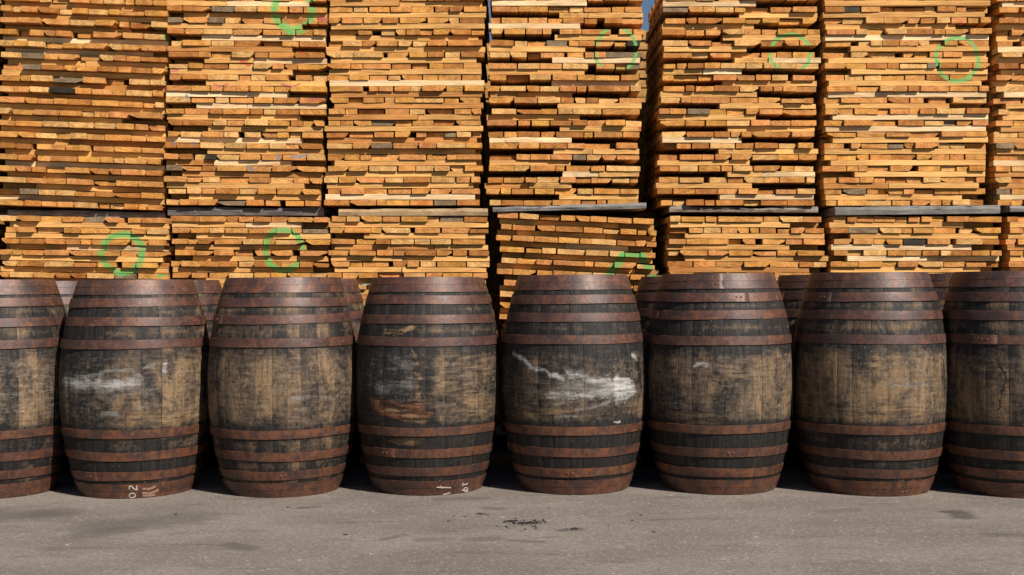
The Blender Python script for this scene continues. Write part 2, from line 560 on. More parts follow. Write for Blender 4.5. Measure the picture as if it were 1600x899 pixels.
# ------------------------------------------------------------------ ground
def ground():
    n = NT('worn_asphalt')
    P = n.geo()['Position']
    agg = n.noise(P, 110, 4, 0.8)
    mid = n.noise(P, 34, 4, 0.65)
    big = n.noise(n.v('MULTIPLY', P, (0.6, 1.0, 1)), 1.6, 4, 0.6)
    c = n.mix(n.step(big, 0.35, 0.68), (0.170, 0.142, 0.119), (0.250, 0.211, 0.178))
    c = n.mix(n.m('MULTIPLY', n.step(mid, 0.5, 0.68), 0.6), c, (0.105, 0.084, 0.070))
    vo = n.voro(P, 90, 'Color')
    vr, vg, vb = n.sep(vo)
    c = n.mix(n.m('MULTIPLY', n.step(vr, 0.84, 0.97), 0.45), c, (0.42, 0.375, 0.33))
    c = n.mix(n.m('MULTIPLY', n.step(vg, 0.84, 0.97), 0.45), c, (0.10, 0.085, 0.075))
    c = n.mix(n.m('MULTIPLY', n.step(agg, 0.48, 0.66), 0.62), c, (0.34, 0.29, 0.25))
    c = n.mix(n.m('MULTIPLY', n.step(n.noise(n.v('ADD', P, (4, 4, 0)), 75, 4, 0.8), 0.53, 0.66), 0.55), c, (0.085, 0.070, 0.060))
    # brown drag marks along the row
    st = n.noise(n.v('MULTIPLY', P, (1.6, 9.0, 1)), 1.0, 4, 0.65, 0.6)
    c = n.mix(n.m('MULTIPLY', n.step(st, 0.56, 0.70), 0.60), c, (0.120, 0.092, 0.072))
    # white scuffs from the rims rolled over it
    sc = n.noise(n.v('ADD', n.v('MULTIPLY', P, (1.2, 2.0, 1)), (3, 8, 0)), 3.0, 2, 0.5, 1.8)
    ln = n.step(n.m('ABSOLUTE', n.m('SUBTRACT', sc, 0.5)), 0.010, 0.002)
    br = n.m('MULTIPLY', n.step(n.noise(P, 11, 3, 0.7), 0.54, 0.66), n.step(n.noise(P, 2.1, 2), 0.46, 0.56))
    c = n.mix(n.m('MULTIPLY', n.m('MULTIPLY', ln, br), 0.85), c, (0.62, 0.58, 0.53))
    # old oil patches
    wob = n.m('SUBTRACT', n.noise(P, 5.5, 4, 0.65), 0.5)
    flat = n.v('MULTIPLY', P, (1, 1, 0))
    for (ax, ay, bx, by, w, k) in ((170, 822, 290, 812, 14, .50), (140, 836, 190, 828, 9, .45), (0, 806, 60, 804, 12, .55), (60, 803, 110, 801, 6, .45), (740, 843, 775, 842, 5, .5),
                                   (1475, 800, 1497, 801, 2.5, .85), (1497, 801, 1506, 808, 5, .85), (1550, 836, 1595, 837, 4, .5), (358, 852, 388, 857, 5, .6),
                                   (600, 843, 630, 836, 2.5, .55), (655, 844, 700, 842, 3.5, .4), (800, 845, 845, 847, 2.5, .55), (690, 780, 745, 779, 4, .5), (1290, 800, 1330, 797, 4, .35),
                                   (470, 794, 495, 792, 2, .8), (750, 803, 758, 804, 2, .8), (762, 794, 780, 795, 3, .5), (880, 829, 905, 827, 3, .7)):
        A, B = on_ground(ax, ay), on_ground(bx, by)
        Ym = 0.5 * (A.y + B.y)
        d = n.seg(flat, (A.x, A.y), (B.x, B.y))
        ww = abs(on_ground(ax, ay - w).y - on_ground(ax, ay + w).y) * 0.5
        d = n.m('ADD', d, n.m('MULTIPLY', wob, ww * 1.1))
        c = n.mix(n.m('MULTIPLY', n.step(d, ww * 1.15, ww * 0.30), k), c, (0.090, 0.078, 0.069))
    n.bump(n.m('ADD', n.m('MULTIPLY', agg, 0.7), n.m('MULTIPLY', mid, 0.8)), 0.55, 0.006)
    mt = n.finish(c, 0.88, 0.25)
    vs, fs = [], []
    s = 600
    me = mesh('ground', [(-s, -s, 0), (s, -s, 0), (s, s, 0), (-s, s, 0)], [(0, 1, 2, 3)])
    o = link('ground', me, None, mt)
    tag(o, 'worn grey brown asphalt yard with stains and white scuffs', None, None, 'structure')


ground()

# ------------------------------------------------------------------ barrels
H, RB, RE = 1.32, 0.460, 0.340           # height, bulge and end radius
HOOPS = [(0.115, 0.170), (0.230, 0.285), (0.367, 0.420), (0.900, 0.955), (1.040, 1.095), (1.150, 1.205)]


def rad(z):
    t = abs(z - H / 2) / (H / 2)
    return RB - (RB - RE) * (0.80 * t ** 2 + 0.20 * t ** 3)


NST = 27
rsb = random.Random(5)
wd = [rsb.uniform(.78, 1.25) for _ in range(NST)]
tot = sum(wd)
STAVE = []
ang = 0.0
for k in range(NST):
    a0, a1 = ang, ang + wd[k] / tot * 2 * PI
    ang = a1
    NZ, NA = 14, 4
    vs, fs = [], []
    dz = rsb.uniform(-.004, .0)
    step_out = rsb.uniform(-.0016, .0012)
    for i in range(NZ + 1):
        z = 0.004 + (H - 0.008 + dz) * i / NZ
        r = rad(z) + step_out
        g = 0.0006 / r
        bow = rsb.uniform(-.0008, .0008)
        for j in range(NA + 1):
            f = j / NA
            if j == 0: a, rr = a0 + g, r - .0013
            elif j == NA: a, rr = a1 - g, r - .0013
            else:
                f = (0.0, .07, .5, .93, 1.0)[j]
                a, rr = a0 + g + (a1 - a0 - 2 * g) * f, r + bow
            vs.append((math.sin(a) * rr, -math.cos(a) * rr, z))
        for a in (a1 - g, a0 + g):
            vs.append((math.sin(a) * (r - .034), -math.cos(a) * (r - .034), z))
    M_ = NA + 3
    for i in range(NZ):
        for j in range(M_):
            q = (j + 1) % M_
            fs.append((i * M_ + j, i * M_ + q, (i + 1) * M_ + q, (i + 1) * M_ + j))
    fs.append(tuple(range(M_ - 1, -1, -1)))
    fs.append(tuple(NZ * M_ + q for q in range(M_)))
    me = mesh('stave', vs, fs, True)
    me.set_sharp_from_angle(angle=R(30))
    STAVE.append(me)


def hoop_mesh(z0, z1, lift, step=False, seed=0):
    rs = random.Random(seed)
    n = 72
    vs, fs = [], []
    for i in range(n + 2):
        a = 2 * PI * i / n
        lap = 0.0024 * min(1, max(0, (i - (n - 3)) / 1.0)) if i >= n - 3 else 0.0
        wv = 0.0016 * math.sin(a * 2 + seed) + 0.0008 * math.sin(5 * a + seed * 2)
        dd = rs.uniform(-.0005, .0005)
        if step: zs = [(z0, lift - .004), (z0 + .0015, lift), (z0 + (z1 - z0) * .5, lift), (z0 + (z1 - z0) * .5 + .0015, lift + .0016), (z1 - .0015, lift + .0016), (z1, lift - .003)]
        else: zs = [(z0, lift - .003), (z0 + .0015, lift), (z0 + (z1 - z0) * .5, lift + .0004), (z1 - .0015, lift), (z1, lift - .003)]
        for (z, l) in zs:
            r = rad(min(H, max(0, z))) + l + lap + dd
            zz = max(0.0, min(H + .001, z + (wv if not step else 0)))
            vs.append((math.sin(a) * r, -math.cos(a) * r, zz))
    m = len(zs)
    for i in range(n + 1):
        for j in range(m - 1):
            fs.append((i * m + j, (i + 1) * m + j, (i + 1) * m + j + 1, i * m + j + 1))
    me = mesh('hoop', vs, fs, True)
    me.set_sharp_from_angle(angle=R(28))
    # inner skin gives the band its thickness
    bm = bmesh.new(); bm.from_mesh(me)
    bmesh.ops.solidify(bm, geom=bm.faces[:], thickness=0.0022)
    bm.to_mesh(me); bm.free()
    return me


HOOP_MESH = [hoop_mesh(a, b, .0036, False, i) for i, (a, b) in enumerate(HOOPS)]
END_HOOP = [hoop_mesh(0.001, 0.092, .0036, True, 21), hoop_mesh(1.228, 1.3212, .0036, True, 22)]


def rivet_mesh():
    bm = bmesh.new()
    bmesh.ops.create_uvsphere(bm, u_segments=10, v_segments=6, radius=0.0075)
    for v in bm.verts: v.co.y *= 0.45
    me = bpy.data.meshes.new('rivet'); bm.to_mesh(me); bm.free()
    me.polygons.foreach_set('use_smooth', [True] * len(me.polygons))
    return me


RIVET = rivet_mesh()


def head_mesh(z, up):
    """round head of six boards with a bevelled rim"""
    vs, fs = [], []
    r = rad(z) - .036
    n = 6
    for k in range(n):
        x0, x1 = -r + 2 * r * k / n + .001, -r + 2 * r * (k + 1) / n - .001
        pts = []
        q = 8
        for i in range(q + 1):
            x = x0 + (x1 - x0) * i / q
            pts.append((x, -math.sqrt(max(0, r * r - x * x))))
        for i in range(q, -1, -1):
            x = x0 + (x1 - x0) * i / q
            pts.append((x, math.sqrt(max(0, r * r - x * x))))
        b = len(vs); m = len(pts)
        for zz in (z, z + .024): vs += [(x, y, zz) for x, y in pts]
        fs.append(tuple(b + i for i in range(m - 1, -1, -1)))
        fs.append(tuple(b + m + i for i in range(m)))
        for i in range(m):
            j = (i + 1) % m
            fs.append((b + i, b + j, b + m + j, b + m + i))
    return mesh('barrel_head', vs, fs)


HEADS = [head_mesh(0.045, 0), head_mesh(H - .070, 1)]


def rust_mat():
    n = NT('rusted_hoop_iron')
    O = n.v('ADD', n.obj(), n.v('SCALE', n.info()['Location'], 3.7))
    rnd = n.info()['Random']
    O = n.v('ADD', O, n.comb(n.m('MULTIPLY', rnd, 9.0), 0.0, n.m('MULTIPLY', rnd, 5.0)))
    a = n.noise(n.v('MULTIPLY', O, (1, 1, 2.2)), 7, 5, 0.65, 0.4)
    b = n.noise(O, 60, 4, 0.7)
    d = n.noise(n.v('MULTIPLY', O, (1, 1, .5)), 16, 4, 0.65, 0.6)
    c = n.mix(n.step(a, 0.34, 0.66), (0.050, 0.025, 0.020), (0.104, 0.045, 0.033))
    c = n.mix(n.m('MULTIPLY', n.step(d, 0.50, 0.64), 0.65), c, (0.190, 0.070, 0.030))
    e = n.noise(n.v('ADD', O, (3, 1, 7)), 48, 5, 0.75)
    c = n.mix(n.m('MULTIPLY', n.step(n.m('ADD', n.m('MULTIPLY', e, 0.6), n.m('MULTIPLY', a, 0.45)), 0.53, 0.66), 0.8), c, (0.215, 0.074, 0.024))
    c = n.mix(n.m('MULTIPLY', n.step(b, 0.50, 0.62), 0.55), c, (0.040, 0.019, 0.017))
    c = n.mix(n.m('MULTIPLY', n.step(n.noise(O, 24, 3, .6), 0.64, 0.72), 0.55), c, (0.32, 0.13, 0.055))
    c = n.mix(n.m('MULTIPLY', rnd, 0.45), c, (0.060, 0.031, 0.027))
    orr = n.sep(n.info()['Color'])[0]
    og = n.step(n.m('ADD', n.noise(n.v('ADD', n.v('MULTIPLY', O, (1, 1, .7)), (6, 2, 1)), 19, 6, 0.75, 0.5), n.m('MULTIPLY', orr, 0.10)), 0.52, 0.68)
    c = n.mix(n.m('MULTIPLY', og, n.m('ADD', 0.15, n.m('MULTIPLY', orr, 0.45))), c, (0.215, 0.076, 0.026))
    wn = n.step(n.noise(n.v('ADD', n.v('MULTIPLY', O, (1, 1, 1.4)), (2, 8, 4)), 5, 5, 0.7, 0.5), 0.52, 0.68)
    c = n.mix(n.m('MULTIPLY', wn, 0.8), c, (0.040, 0.027, 0.025))
    bare = n.step(n.noise(n.v('ADD', n.v('MULTIPLY', O, (1, 1, 3)), (11, 4, 2)), 9, 5, 0.72, 0.4), 0.56, 0.68)
    c = n.mix(n.m('MULTIPLY', bare, 0.45), c, (0.140, 0.092, 0.080))
    sp = n.step(n.voro(O, 42), 0.06, 0.03)
    c = n.mix(n.m('MULTIPLY', n.m('MULTIPLY', sp, n.step(a, 0.5, 0.6)), 0.7), c, (0.45, 0.36, 0.30))
    ro = n.m('ADD', 0.36, n.m('MULTIPLY', d, 0.32))
    n.bump(n.m('ADD', b, n.m('MULTIPLY', d, 0.6)), 0.35, 0.004)
    return n.finish(c, ro, 0.6, 0.15)


M_RUST = rust_mat()


def stave_mat(name, seed, dark=0.5, tan=0.5, dust=0.5, left_dark=0.0, marks=(), rot=0.0, ends=0.62):
    """weathered oak: black mould and wine stain against bare tan wood; marks = scuffs placed on the shell as (s, z) segments"""
    n = NT(name)
    O = n.obj()
    inf = n.info()
    x, y, z = n.sep(O)
    phi = n.m('ARCTAN2', x, n.m('MULTIPLY', y, -1.0))
    phi = n.m('ADD', phi, rot)
    phi = n.m('WRAP', phi, PI, -PI)
    s = n.m('MULTIPLY', phi, 0.43)
    rnd = inf['Random']
    V = n.comb(n.m('ADD', s, seed * 3.1), n.m('ADD', z, seed * 1.7), n.m('MULTIPLY', rnd, 0.06))
    blot = n.noise(n.v('MULTIPLY', V, (1.25, 0.75, 1)), 4.4, 6, 0.68, 0.5)
    streak = n.noise(n.v('MULTIPLY', V, (21, 2.6, 5)), 1.0, 4, 0.6)
    grain = n.noise(n.v('MULTIPLY', V, (150, 9, 10)), 1.0, 3, 0.6)
    fine = n.noise(V, 38, 5, 0.7)
    horiz = n.noise(n.v('MULTIPLY', V, (7, 46, 1)), 1.0, 4, 0.65, 0.4)
    # staining beside the hoops
    zz = n.m('DIVIDE', z, H)
    stops = [(0.0, 1.0), (0.07, 1.0), (0.10, 0.8)]
    for (p, v) in ((.135, 1.2), (.152, 1.0), (.168, 1.2), (.222, 1.1), (.247, .75), (.272, 1.1), (.324, .9), (.352, .15), (.42, .0), (.58, .0), (.62, .10), (.675, .8), (.73, .85), (.757, .30), (.782, .75), (.84, .8), (.853, .4), (.868, .8), (.92, .9), (1.0, .9)):
        stops.append((p, v))
    stain = n.ramp(zz, stops)
    sb = n.m('ADD', n.m('MULTIPLY', stain, 0.55), n.m('MULTIPLY', n.m('SUBTRACT', streak, 0.5), 0.75))
    # how much bare wood shows here
    w = n.m('ADD', n.m('ADD', n.m('MULTIPLY', n.step(blot, 0.30, 0.68), 0.72), 0.08), n.m('MULTIPLY', streak, 0.55))
    w = n.m('ADD', w, n.m('MULTIPLY', n.m('SUBTRACT', rnd, 0.5), 0.13))
    w = n.m('ADD', w, n.m('MULTIPLY', n.m('SUBTRACT', fine, 0.5), 1.50))
    w = n.m('ADD', w, n.m('MULTIPLY', n.m('SUBTRACT', horiz, 0.5), 0.75))
    w = n.m('SUBTRACT', w, n.m('MULTIPLY', n.m('MAXIMUM', sb, 0.0), ends * 1.25))
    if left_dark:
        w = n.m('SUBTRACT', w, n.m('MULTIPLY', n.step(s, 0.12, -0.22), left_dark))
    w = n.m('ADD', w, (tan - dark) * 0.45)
    base = n.mix(n.step(w, 0.26, 0.62), (0.0105, 0.0096, 0.0094), (0.083, 0.055, 0.036))
    c = n.mix(n.step(w, 0.56, 1.06), base, (0.250, 0.155, 0.076))
    # warm patches
    c = n.mix(n.m('MULTIPLY', n.step(n.noise(n.v('ADD', V, (4, 4, 4)), 11, 4, 0.65), 0.60, 0.72), n.m('MULTIPLY', n.step(w, 0.3, 0.7), 0.5)), c, (0.24, 0.125, 0.05))
    # rain streaks and worn, drier patches down the staves
    rs_ = n.noise(n.v('ADD', n.v('MULTIPLY', V, (52, 3.4, 8)), (7, 1, 3)), 1.0, 5, 0.68)
    c = n.mix(n.m('MULTIPLY', n.step(rs_, 0.46, 0.62), 0.50), c, (0.050, 0.039, 0.031))
    # mould freckles and black runs
    c = n.mix(n.m('MULTIPLY', n.step(fine, 0.52, 0.66), 0.60), c, (0.028, 0.024, 0.021))
    c = n.mix(n.m('MULTIPLY', n.step(n.noise(n.v('MULTIPLY', V, (28, 3.2, 1)), 1.0, 3, 0.6), 0.60, 0.72), 0.55), c, (0.026, 0.023, 0.021))
    c = n.mix(n.m('MULTIPLY', n.step(grain, 0.56, 0.72), 0.30), c, (0.025, 0.020, 0.017))
    # grey dust and rolling scuffs round the bulge
    bulge = n.step(n.m('ABSOLUTE', n.m('SUBTRACT', z, H / 2)), 0.27, 0.10)
    du = n.m('MULTIPLY', n.step(n.m('ADD', n.m('MULTIPLY', horiz, 0.55), n.m('MULTIPLY', fine, 0.5)), 0.50, 0.72), bulge)
    c = n.mix(n.m('MULTIPLY', du, 0.80 * dust), c, (0.185, 0.160, 0.135))
    du2 = n.m('MULTIPLY', n.step(n.noise(n.v('MULTIPLY', V, (26, 60, 1)), 1.0, 5, 0.75), 0.55, 0.66), n.m('MULTIPLY', bulge, n.step(blot, 0.40, 0.60)))
    c = n.mix(n.m('MULTIPLY', du2, 0.75 * dust), c, (0.30, 0.27, 0.235))
    dk2 = n.m('MULTIPLY', n.step(n.noise(n.v('ADD', n.v('MULTIPLY', V, (34, 40, 1)), (9, 2, 0)), 1.0, 5, 0.75), 0.56, 0.66), 0.6)
    c = n.mix(dk2, c, (0.022, 0.018, 0.016))
    sc = n.noise(n.v('ADD', n.v('MULTIPLY', V, (3.0, 9.0, 1)), (0, 0, 7)), 1.6, 3, 0.6, 1.4)
    ln = n.m('MULTIPLY', n.step(n.m('ABSOLUTE', n.m('SUBTRACT', sc, 0.5)), 0.012, 0.002), n.step(n.noise(V, 16, 3, 0.7), 0.50, 0.64))
    c = n.mix(n.m('MULTIPLY', n.m('MULTIPLY', ln, bulge), 0.7 * dust), c, (0.42, 0.39, 0.35))
    sp = n.m('MULTIPLY', n.step(n.voro(V, 30), 0.085, 0.05), n.step(n.noise(V, 8, 2), 0.50, 0.60))
    c = n.mix(n.m('MULTIPLY', sp, 0.65), c, (0.52, 0.49, 0.45))
    if marks:
        wv = n.new('ShaderNodeTexNoise'); n.put(wv.inputs['Vector'], V); wv.inputs['Scale'].default_value = 24; wv.inputs['Detail'].default_value = 3
        dv = n.v('MULTIPLY', n.v('SUBTRACT', wv.outputs['Color'], (0.5, 0.5, 0.5)), (0.075, 0.032, 0))
        SP = n.v('MULTIPLY', n.v('ADD', n.comb(s, z, 0.0), dv), (1, 1, 0))
        gr = n.noise(n.v('MULTIPLY', V, (22, 70, 1)), 1.0, 4, 0.7)
        gr2 = n.noise(V, 70, 3, 0.7)
        for (pts, wdt, colr, op, rough_) in marks:
            d = None
            for p, q in zip(pts[:-1], pts[1:]):
                e = n.seg(SP, p, q)
                d = e if d is None else n.m('MINIMUM', d, e)
            k = n.step(d, wdt * 2.3, 0.0)
            tex = n.step(n.m('ADD', n.m('MULTIPLY', gr, 0.42), n.m('ADD', n.m('MULTIPLY', gr2, 0.33), n.m('MULTIPLY', streak, 0.25))), 0.34, 0.66)
            k2 = n.step(n.m('ADD', n.m('MULTIPLY', k, 1.05 + 0.8 * (1.2 - rough_)), n.m('SUBTRACT', tex, 0.92)), -0.05, 1.25)
            k2 = n.m('MULTIPLY', k2, n.m('ADD', 0.45, n.m('MULTIPLY', fine, 1.1)), clamp=True)
            cv = n.mix(n.step(horiz, 0.40, 0.60), tuple(q * (0.55 if colr[2] > .2 else 0.14) for q in colr), colr)
            c = n.mix(n.m('MULTIPLY', k2, op), c, cv)
    # every stave has weathered to its own depth
    c = n.mix(1.0, c, n.m('ADD', 0.80, n.m('MULTIPLY', rnd, 0.30)), 'MULTIPLY')
    n.bump(n.m('ADD', n.m('MULTIPLY', grain, 0.8), n.m('ADD', fine, n.m('MULTIPLY', streak, 0.5))), 0.45, 0.006)
    return n.finish(c, n.m('ADD', 0.50, n.m('MULTIPLY', fine, 0.3)), 0.35)


def smooth_shell(px, py, cx, cy, sx, sz, lift=0.0):
    """where the sight line through a photo pixel meets the shell of the barrel standing at cx, cy"""
    dx, dz = ray(px, py)
    lo = cy - RB * sx - .02
    Y = lo
    for _ in range(4000):
        p = (dx * Y, Y, EYE + dz * Y)
        z = min(H, max(0, p[2] / sz))
        if math.hypot(p[0] - cx, p[1] - cy) <= rad(z) * sx + lift: break
        Y += 0.0006
        if Y > cy: break
    return Vector(p)


WHITE, SMOKE, TANM, BURN = (0.50, 0.475, 0.445), (0.25, 0.23, 0.205), (0.30, 0.19, 0.095), (0.23, 0.095, 0.038)
BLK = (0.018, 0.016, 0.016)
BARRELS = [
    # centre px, base front py, width scale, height scale, material settings, marks in photo pixels, label, turn
    (-3, 780, 1.0, 1.0, dict(seed=1, dark=.50, tan=.42, dust=1.0), [], 'dusty grey barrel of the front row cut off by the left edge', 10),
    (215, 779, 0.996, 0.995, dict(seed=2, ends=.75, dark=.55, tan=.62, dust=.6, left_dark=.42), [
        ([(98, 596), (140, 600), (190, 601), (212, 596)], .030, WHITE, .85, .9),
        ([(120, 592), (150, 586), (172, 579), (205, 578), (212, 590)], .011, SMOKE, .7, .8),
        ([(100, 602), (150, 604), (225, 606)], .060, SMOKE, .6, 1.2),
        ([(110, 600), (200, 602)], .022, WHITE, .7, .9),
        ([(225, 573), (241, 570)], .010, SMOKE, .9, .5), ([(258, 570), (256, 580)], .015, WHITE, .6, .8),
        ([(160, 646), (185, 648)], .012, SMOKE, .8, .7), ([(212, 640), (228, 630)], .012, SMOKE, .7, .7),
        ([(210, 658), (213, 620)], .018, TANM, .85, .8), ([(250, 560), (262, 545)], .04, TANM, .5, 1),
        ([(245, 655), (310, 650)], .05, TANM, .5, 1.0)],
        'barrel with a white scuff across its dark middle and 20 chalked on the bottom hoop', -8),
    (444, 778, 1.0, 1.0, dict(seed=3, dark=.42, tan=.55, dust=.75), [
        ([(455, 622), (480, 621)], .012, SMOKE, .8, .8), ([(505, 590), (512, 605)], .022, BLK, .7, .8)],
        'even grey brown barrel between the white scuffed one and the one with burnt knots', 24),
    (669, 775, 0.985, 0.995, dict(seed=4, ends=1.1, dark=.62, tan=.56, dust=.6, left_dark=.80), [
        ([(668, 530), (672, 690)], .030, BLK, .85, .7), ([(565, 520), (600, 560)], .06, BLK, .5, 1.0),
        ([(590, 610), (640, 600)], .035, SMOKE, .6, 1.1), ([(610, 560), (640, 575)], .03, SMOKE, .5, 1.1),
        ([(700, 600), (750, 640)], .09, TANM, .55, 1.1), ([(700, 560), (760, 580)], .07, TANM, .35, 1.1),
        ([(600, 520), (630, 518), (645, 511)], .014, TANM, .9, .7),
        ([(646, 550), (650, 590), (652, 620)], .013, TANM, .8, 1.0),
        ([(572, 625), (610, 650), (660, 665)], .075, BLK, .85, .75), ([(590, 690), (655, 700)], .05, BLK, .8, .7),
        ([(582, 628), (620, 636), (658, 634)], .026, BURN, .95, .85), ([(588, 643), (625, 652), (662, 648)], .036, BURN, 1.0, .85), ([(630, 650), (660, 660)], .02, TANM, .7, 1.0),
        ([(600, 640), (640, 648), (664, 660)], .008, TANM, .8, .6), ([(590, 650), (640, 662), (665, 668)], .010, BLK, .9, .5),
        ([(600, 690), (640, 692), (656, 686)], .020, (.22, .12, .05), .85, .9), ([(580, 682), (625, 700), (660, 704)], .009, BLK, .9, .5)],
        'black barrel with burnt brown knots down its left half', 3),
    (898, 774, 0.984, 1.0, dict(seed=5, ends=1.2, dark=.72, tan=.40, dust=.45), [
        ([(800, 600), (860, 610), (900, 615)], .075, (.105, .08, .058), .8, 1.0),
        ([(825, 645), (880, 643), (905, 640)], .018, TANM, .75, .9),
        ([(880, 600), (930, 608), (975, 608)], .050, SMOKE, .75, 1.15),
        ([(950, 608), (985, 606)], .050, (.58, .56, .53), .9, .95),
        ([(803, 553), (820, 563), (830, 572)], .014, WHITE, .9, .8), ([(828, 574), (848, 578), (856, 582)], .013, WHITE, .85, .8),
        ([(862, 587), (880, 593)], .012, WHITE, .95, .6), ([(893, 586), (915, 590), (930, 596)], .022, WHITE, .95, .8),
        ([(930, 596), (960, 594), (985, 595)], .016, WHITE, .9, .9), ([(950, 605), (985, 600), (986, 612), (965, 622)], .036, WHITE, .9, 1.0),
        ([(862, 617), (890, 620), (930, 615), (960, 612)], .024, WHITE, .85, .9), ([(880, 603), (925, 606), (950, 606)], .030, SMOKE, .8, .9), ([(868, 633), (882, 628), (884, 612)], .012, SMOKE, .9, .7),
        ([(900, 640), (940, 634), (962, 622)], .010, SMOKE, .8, .8), ([(990, 555), (995, 562)], .016, WHITE, .8, .8),
        ([(870, 652), (900, 650)], .008, SMOKE, .9, .7), ([(962, 660), (970, 660)], .006, WHITE, .9, .4)],
        'black barrel with a broad white smear across its middle', 15),
    (1124, 774, 0.996, 1.0, dict(seed=6, ends=1.35, dark=.60, tan=.62, dust=.6), [
        ([(1088, 572), (1098, 568), (1102, 573)], .012, WHITE, .8, .6), ([(1125, 640), (1135, 665)], .045, BLK, .8, .9), ([(1180, 655), (1190, 668)], .045, BLK, .75, .9),
        ([(1060, 650), (1110, 655)], .05, TANM, .45, 1.0), ([(1150, 590), (1170, 570)], .05, TANM, .4, 1.0)],
        'barrel with black ends, tan middle and dark drips above its lower hoops', -20),
    (1360, 776, 1.006, 0.999, dict(seed=7, ends=1.0, dark=.54, tan=.74, dust=.5), [
        ([(1365, 575), (1370, 555)], .014, TANM, .9, .6), ([(1385, 601), (1420, 602), (1450, 600)], .012, SMOKE, .7, 1.0),
        ([(1340, 645), (1380, 640)], .05, TANM, .6, 1.0), ([(1400, 640), (1440, 645)], .05, TANM, .5, 1.0)],
        'barrel with vertical tan streaks, second from the right edge', 6),
    (1590, 779, 1.01, 1.0, dict(seed=8, ends=1.05, dark=.60, tan=.66, dust=.25), [
        ([(1560, 560), (1572, 590), (1560, 640)], .006, BLK, .9, .3)],
        'brown barrel of the front row cut off by the right edge', 18),
]


def make_barrel(name, label, group, cx, cy, sx, sz, mat, turn, seed, hoop_turns=True):
    rs = random.Random(seed)
    root = bpy.data.objects.new(name, None)
    col.objects.link(root)
    root.location = (cx, cy, 0)
    root.rotation_euler = (R(rs.uniform(-.25, .25)), R(rs.uniform(-.3, .3)), turn)
    root.scale = (sx, sx, sz)
    root.empty_display_size = 0.3
    tag(root, label, 'barrel', group)
    for me in STAVE: link('stave', me, root, mat)
    for me in HEADS: link('barrel_head', me, root, mat)
    for i, me in enumerate(HOOP_MESH + END_HOOP):
        h = link('hoop' if i < 6 else 'end_hoop', me, root, M_RUST)
        h.color = (rs.uniform(.55, 1.0) if i in (0, 1, 2, 6) else rs.uniform(.0, .45), 0, 0, 1)
        a = rs.uniform(-PI, PI)
        if i < 6:
            zc = sum(HOOPS[i]) / 2
            dz = rs.uniform(-.007, .007)
            h.location.z = dz
            q = (rad(zc + dz) + .0036 + .0008) / (rad(zc) + .0036)
            h.scale = (q, q, 1)
        h.rotation_euler = (R(rs.uniform(-.18, .18)) if i < 6 else 0, R(rs.uniform(-.18, .18)) if i < 6 else 0, a)
        z0, z1 = (HOOPS + [(0.001, .092), (1.228, 1.3212)])[i]
        for da in (-.045, -.115):
            for zf in ((.5,) if i < 6 else (.3, .72)):
                z = z0 + (z1 - z0) * zf
                r = rad(z) + .0062
                rv = link('rivet', RIVET, h, M_RUST)
                rv.location = (math.sin(da) * r, -math.cos(da) * r, z)
                rv.rotation_euler = (0, 0, da)
    return root


BINFO = []
FG, BG_ = 'barrels of the front row', 'barrels of the back row'
for k, (px, py, sx, sz, ms, marks, lab, tdeg) in enumerate(BARRELS):
    g = on_ground(px, py)
    re = (RE + .0036) * sx
    # the front of the base lies on the line of sight; the axis stands a radius further on
    d = math.hypot(g.x, g.y)
    cx, cy = g.x * (d + re) / d, g.y * (d + re) / d
    BINFO.append((cx, cy, sx, sz))
    turn = R(tdeg)
    mk = []
    for (pts, w, cc, op, ro) in marks:
        q = []
        for (mx, my) in pts:
            p = smooth_shell(mx, my, cx, cy, sx, sz)
            q.append((math.atan2((p.x - cx), -(p.y - cy)) * 0.43, p.z / sz))
        mk.append((q, w, cc, op, ro))
    ms = dict(ms)
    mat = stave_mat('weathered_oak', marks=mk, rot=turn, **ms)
    root = make_barrel('oak_barrel', lab, FG, cx, cy, sx, sz, mat, turn, 300 + k)
    BARRELS[k] = BARRELS[k] + (root,)

BACK = [
    (0, 'grey barrel of the back row in the gap right of the leftmost barrel', dict(seed=21, dark=.55, tan=.45, dust=.9)),
    (1, 'grey barrel of the back row left of the even grey brown front barrel', dict(seed=22, dark=.55, tan=.45, dust=.9)),
    (2, 'grey brown barrel of the back row left of the front barrel with burnt knots', dict(seed=23, dark=.45, tan=.6, dust=.6)),
    (3, 'black barrel of the back row hidden behind the front barrel with burnt knots', dict(seed=24, dark=.6, tan=.5, dust=.5)),
    (4, 'black barrel of the back row hidden behind the white smeared front barrel', dict(seed=25, dark=.7, tan=.4, dust=.5)),
    (5, 'barrel of the back row just right of the white smeared front barrel', dict(seed=26, dark=.6, tan=.6, dust=.5)),
    (6, 'barrel of the back row left of the tan streaked front barrel', dict(seed=27, dark=.5, tan=.75, dust=.3)),
    (7, 'barrel of the back row in the gap left of the rightmost front barrel', dict(seed=28, dark=.5, tan=.75, dust=.3)),
]
for (k, lab, ms) in BACK:
    cx, cy, sx, sz = BINFO[k]
    make_barrel('oak_barrel', lab, BG_, cx + (.0, -.05, .0, 0, 0, -.03, .0, .0)[k], cy + .90, .985, .997, stave_mat('weathered_oak', rot=0.0, **ms), R(37 * k), 400 + k)

# ------------------------------------------------------------------ chalked figures and fresh scrapes on two bottom hoops
def paint(name, rgb, op_noise):
    n = NT(name)
    P = n.geo()['Position']
    c = n.mix(n.step(n.noise(P, 140, 3, .7), 0.50, 0.66), rgb, tuple(v * op_noise for v in rgb))
    return n.finish(c, 0.8, 0.2)


M_CHALK = paint('white_chalk', (0.62, 0.60, 0.58), 0.6)
M_SCRAPE = paint('bare_scraped_metal', (0.36, 0.20, 0.145), 0.40)


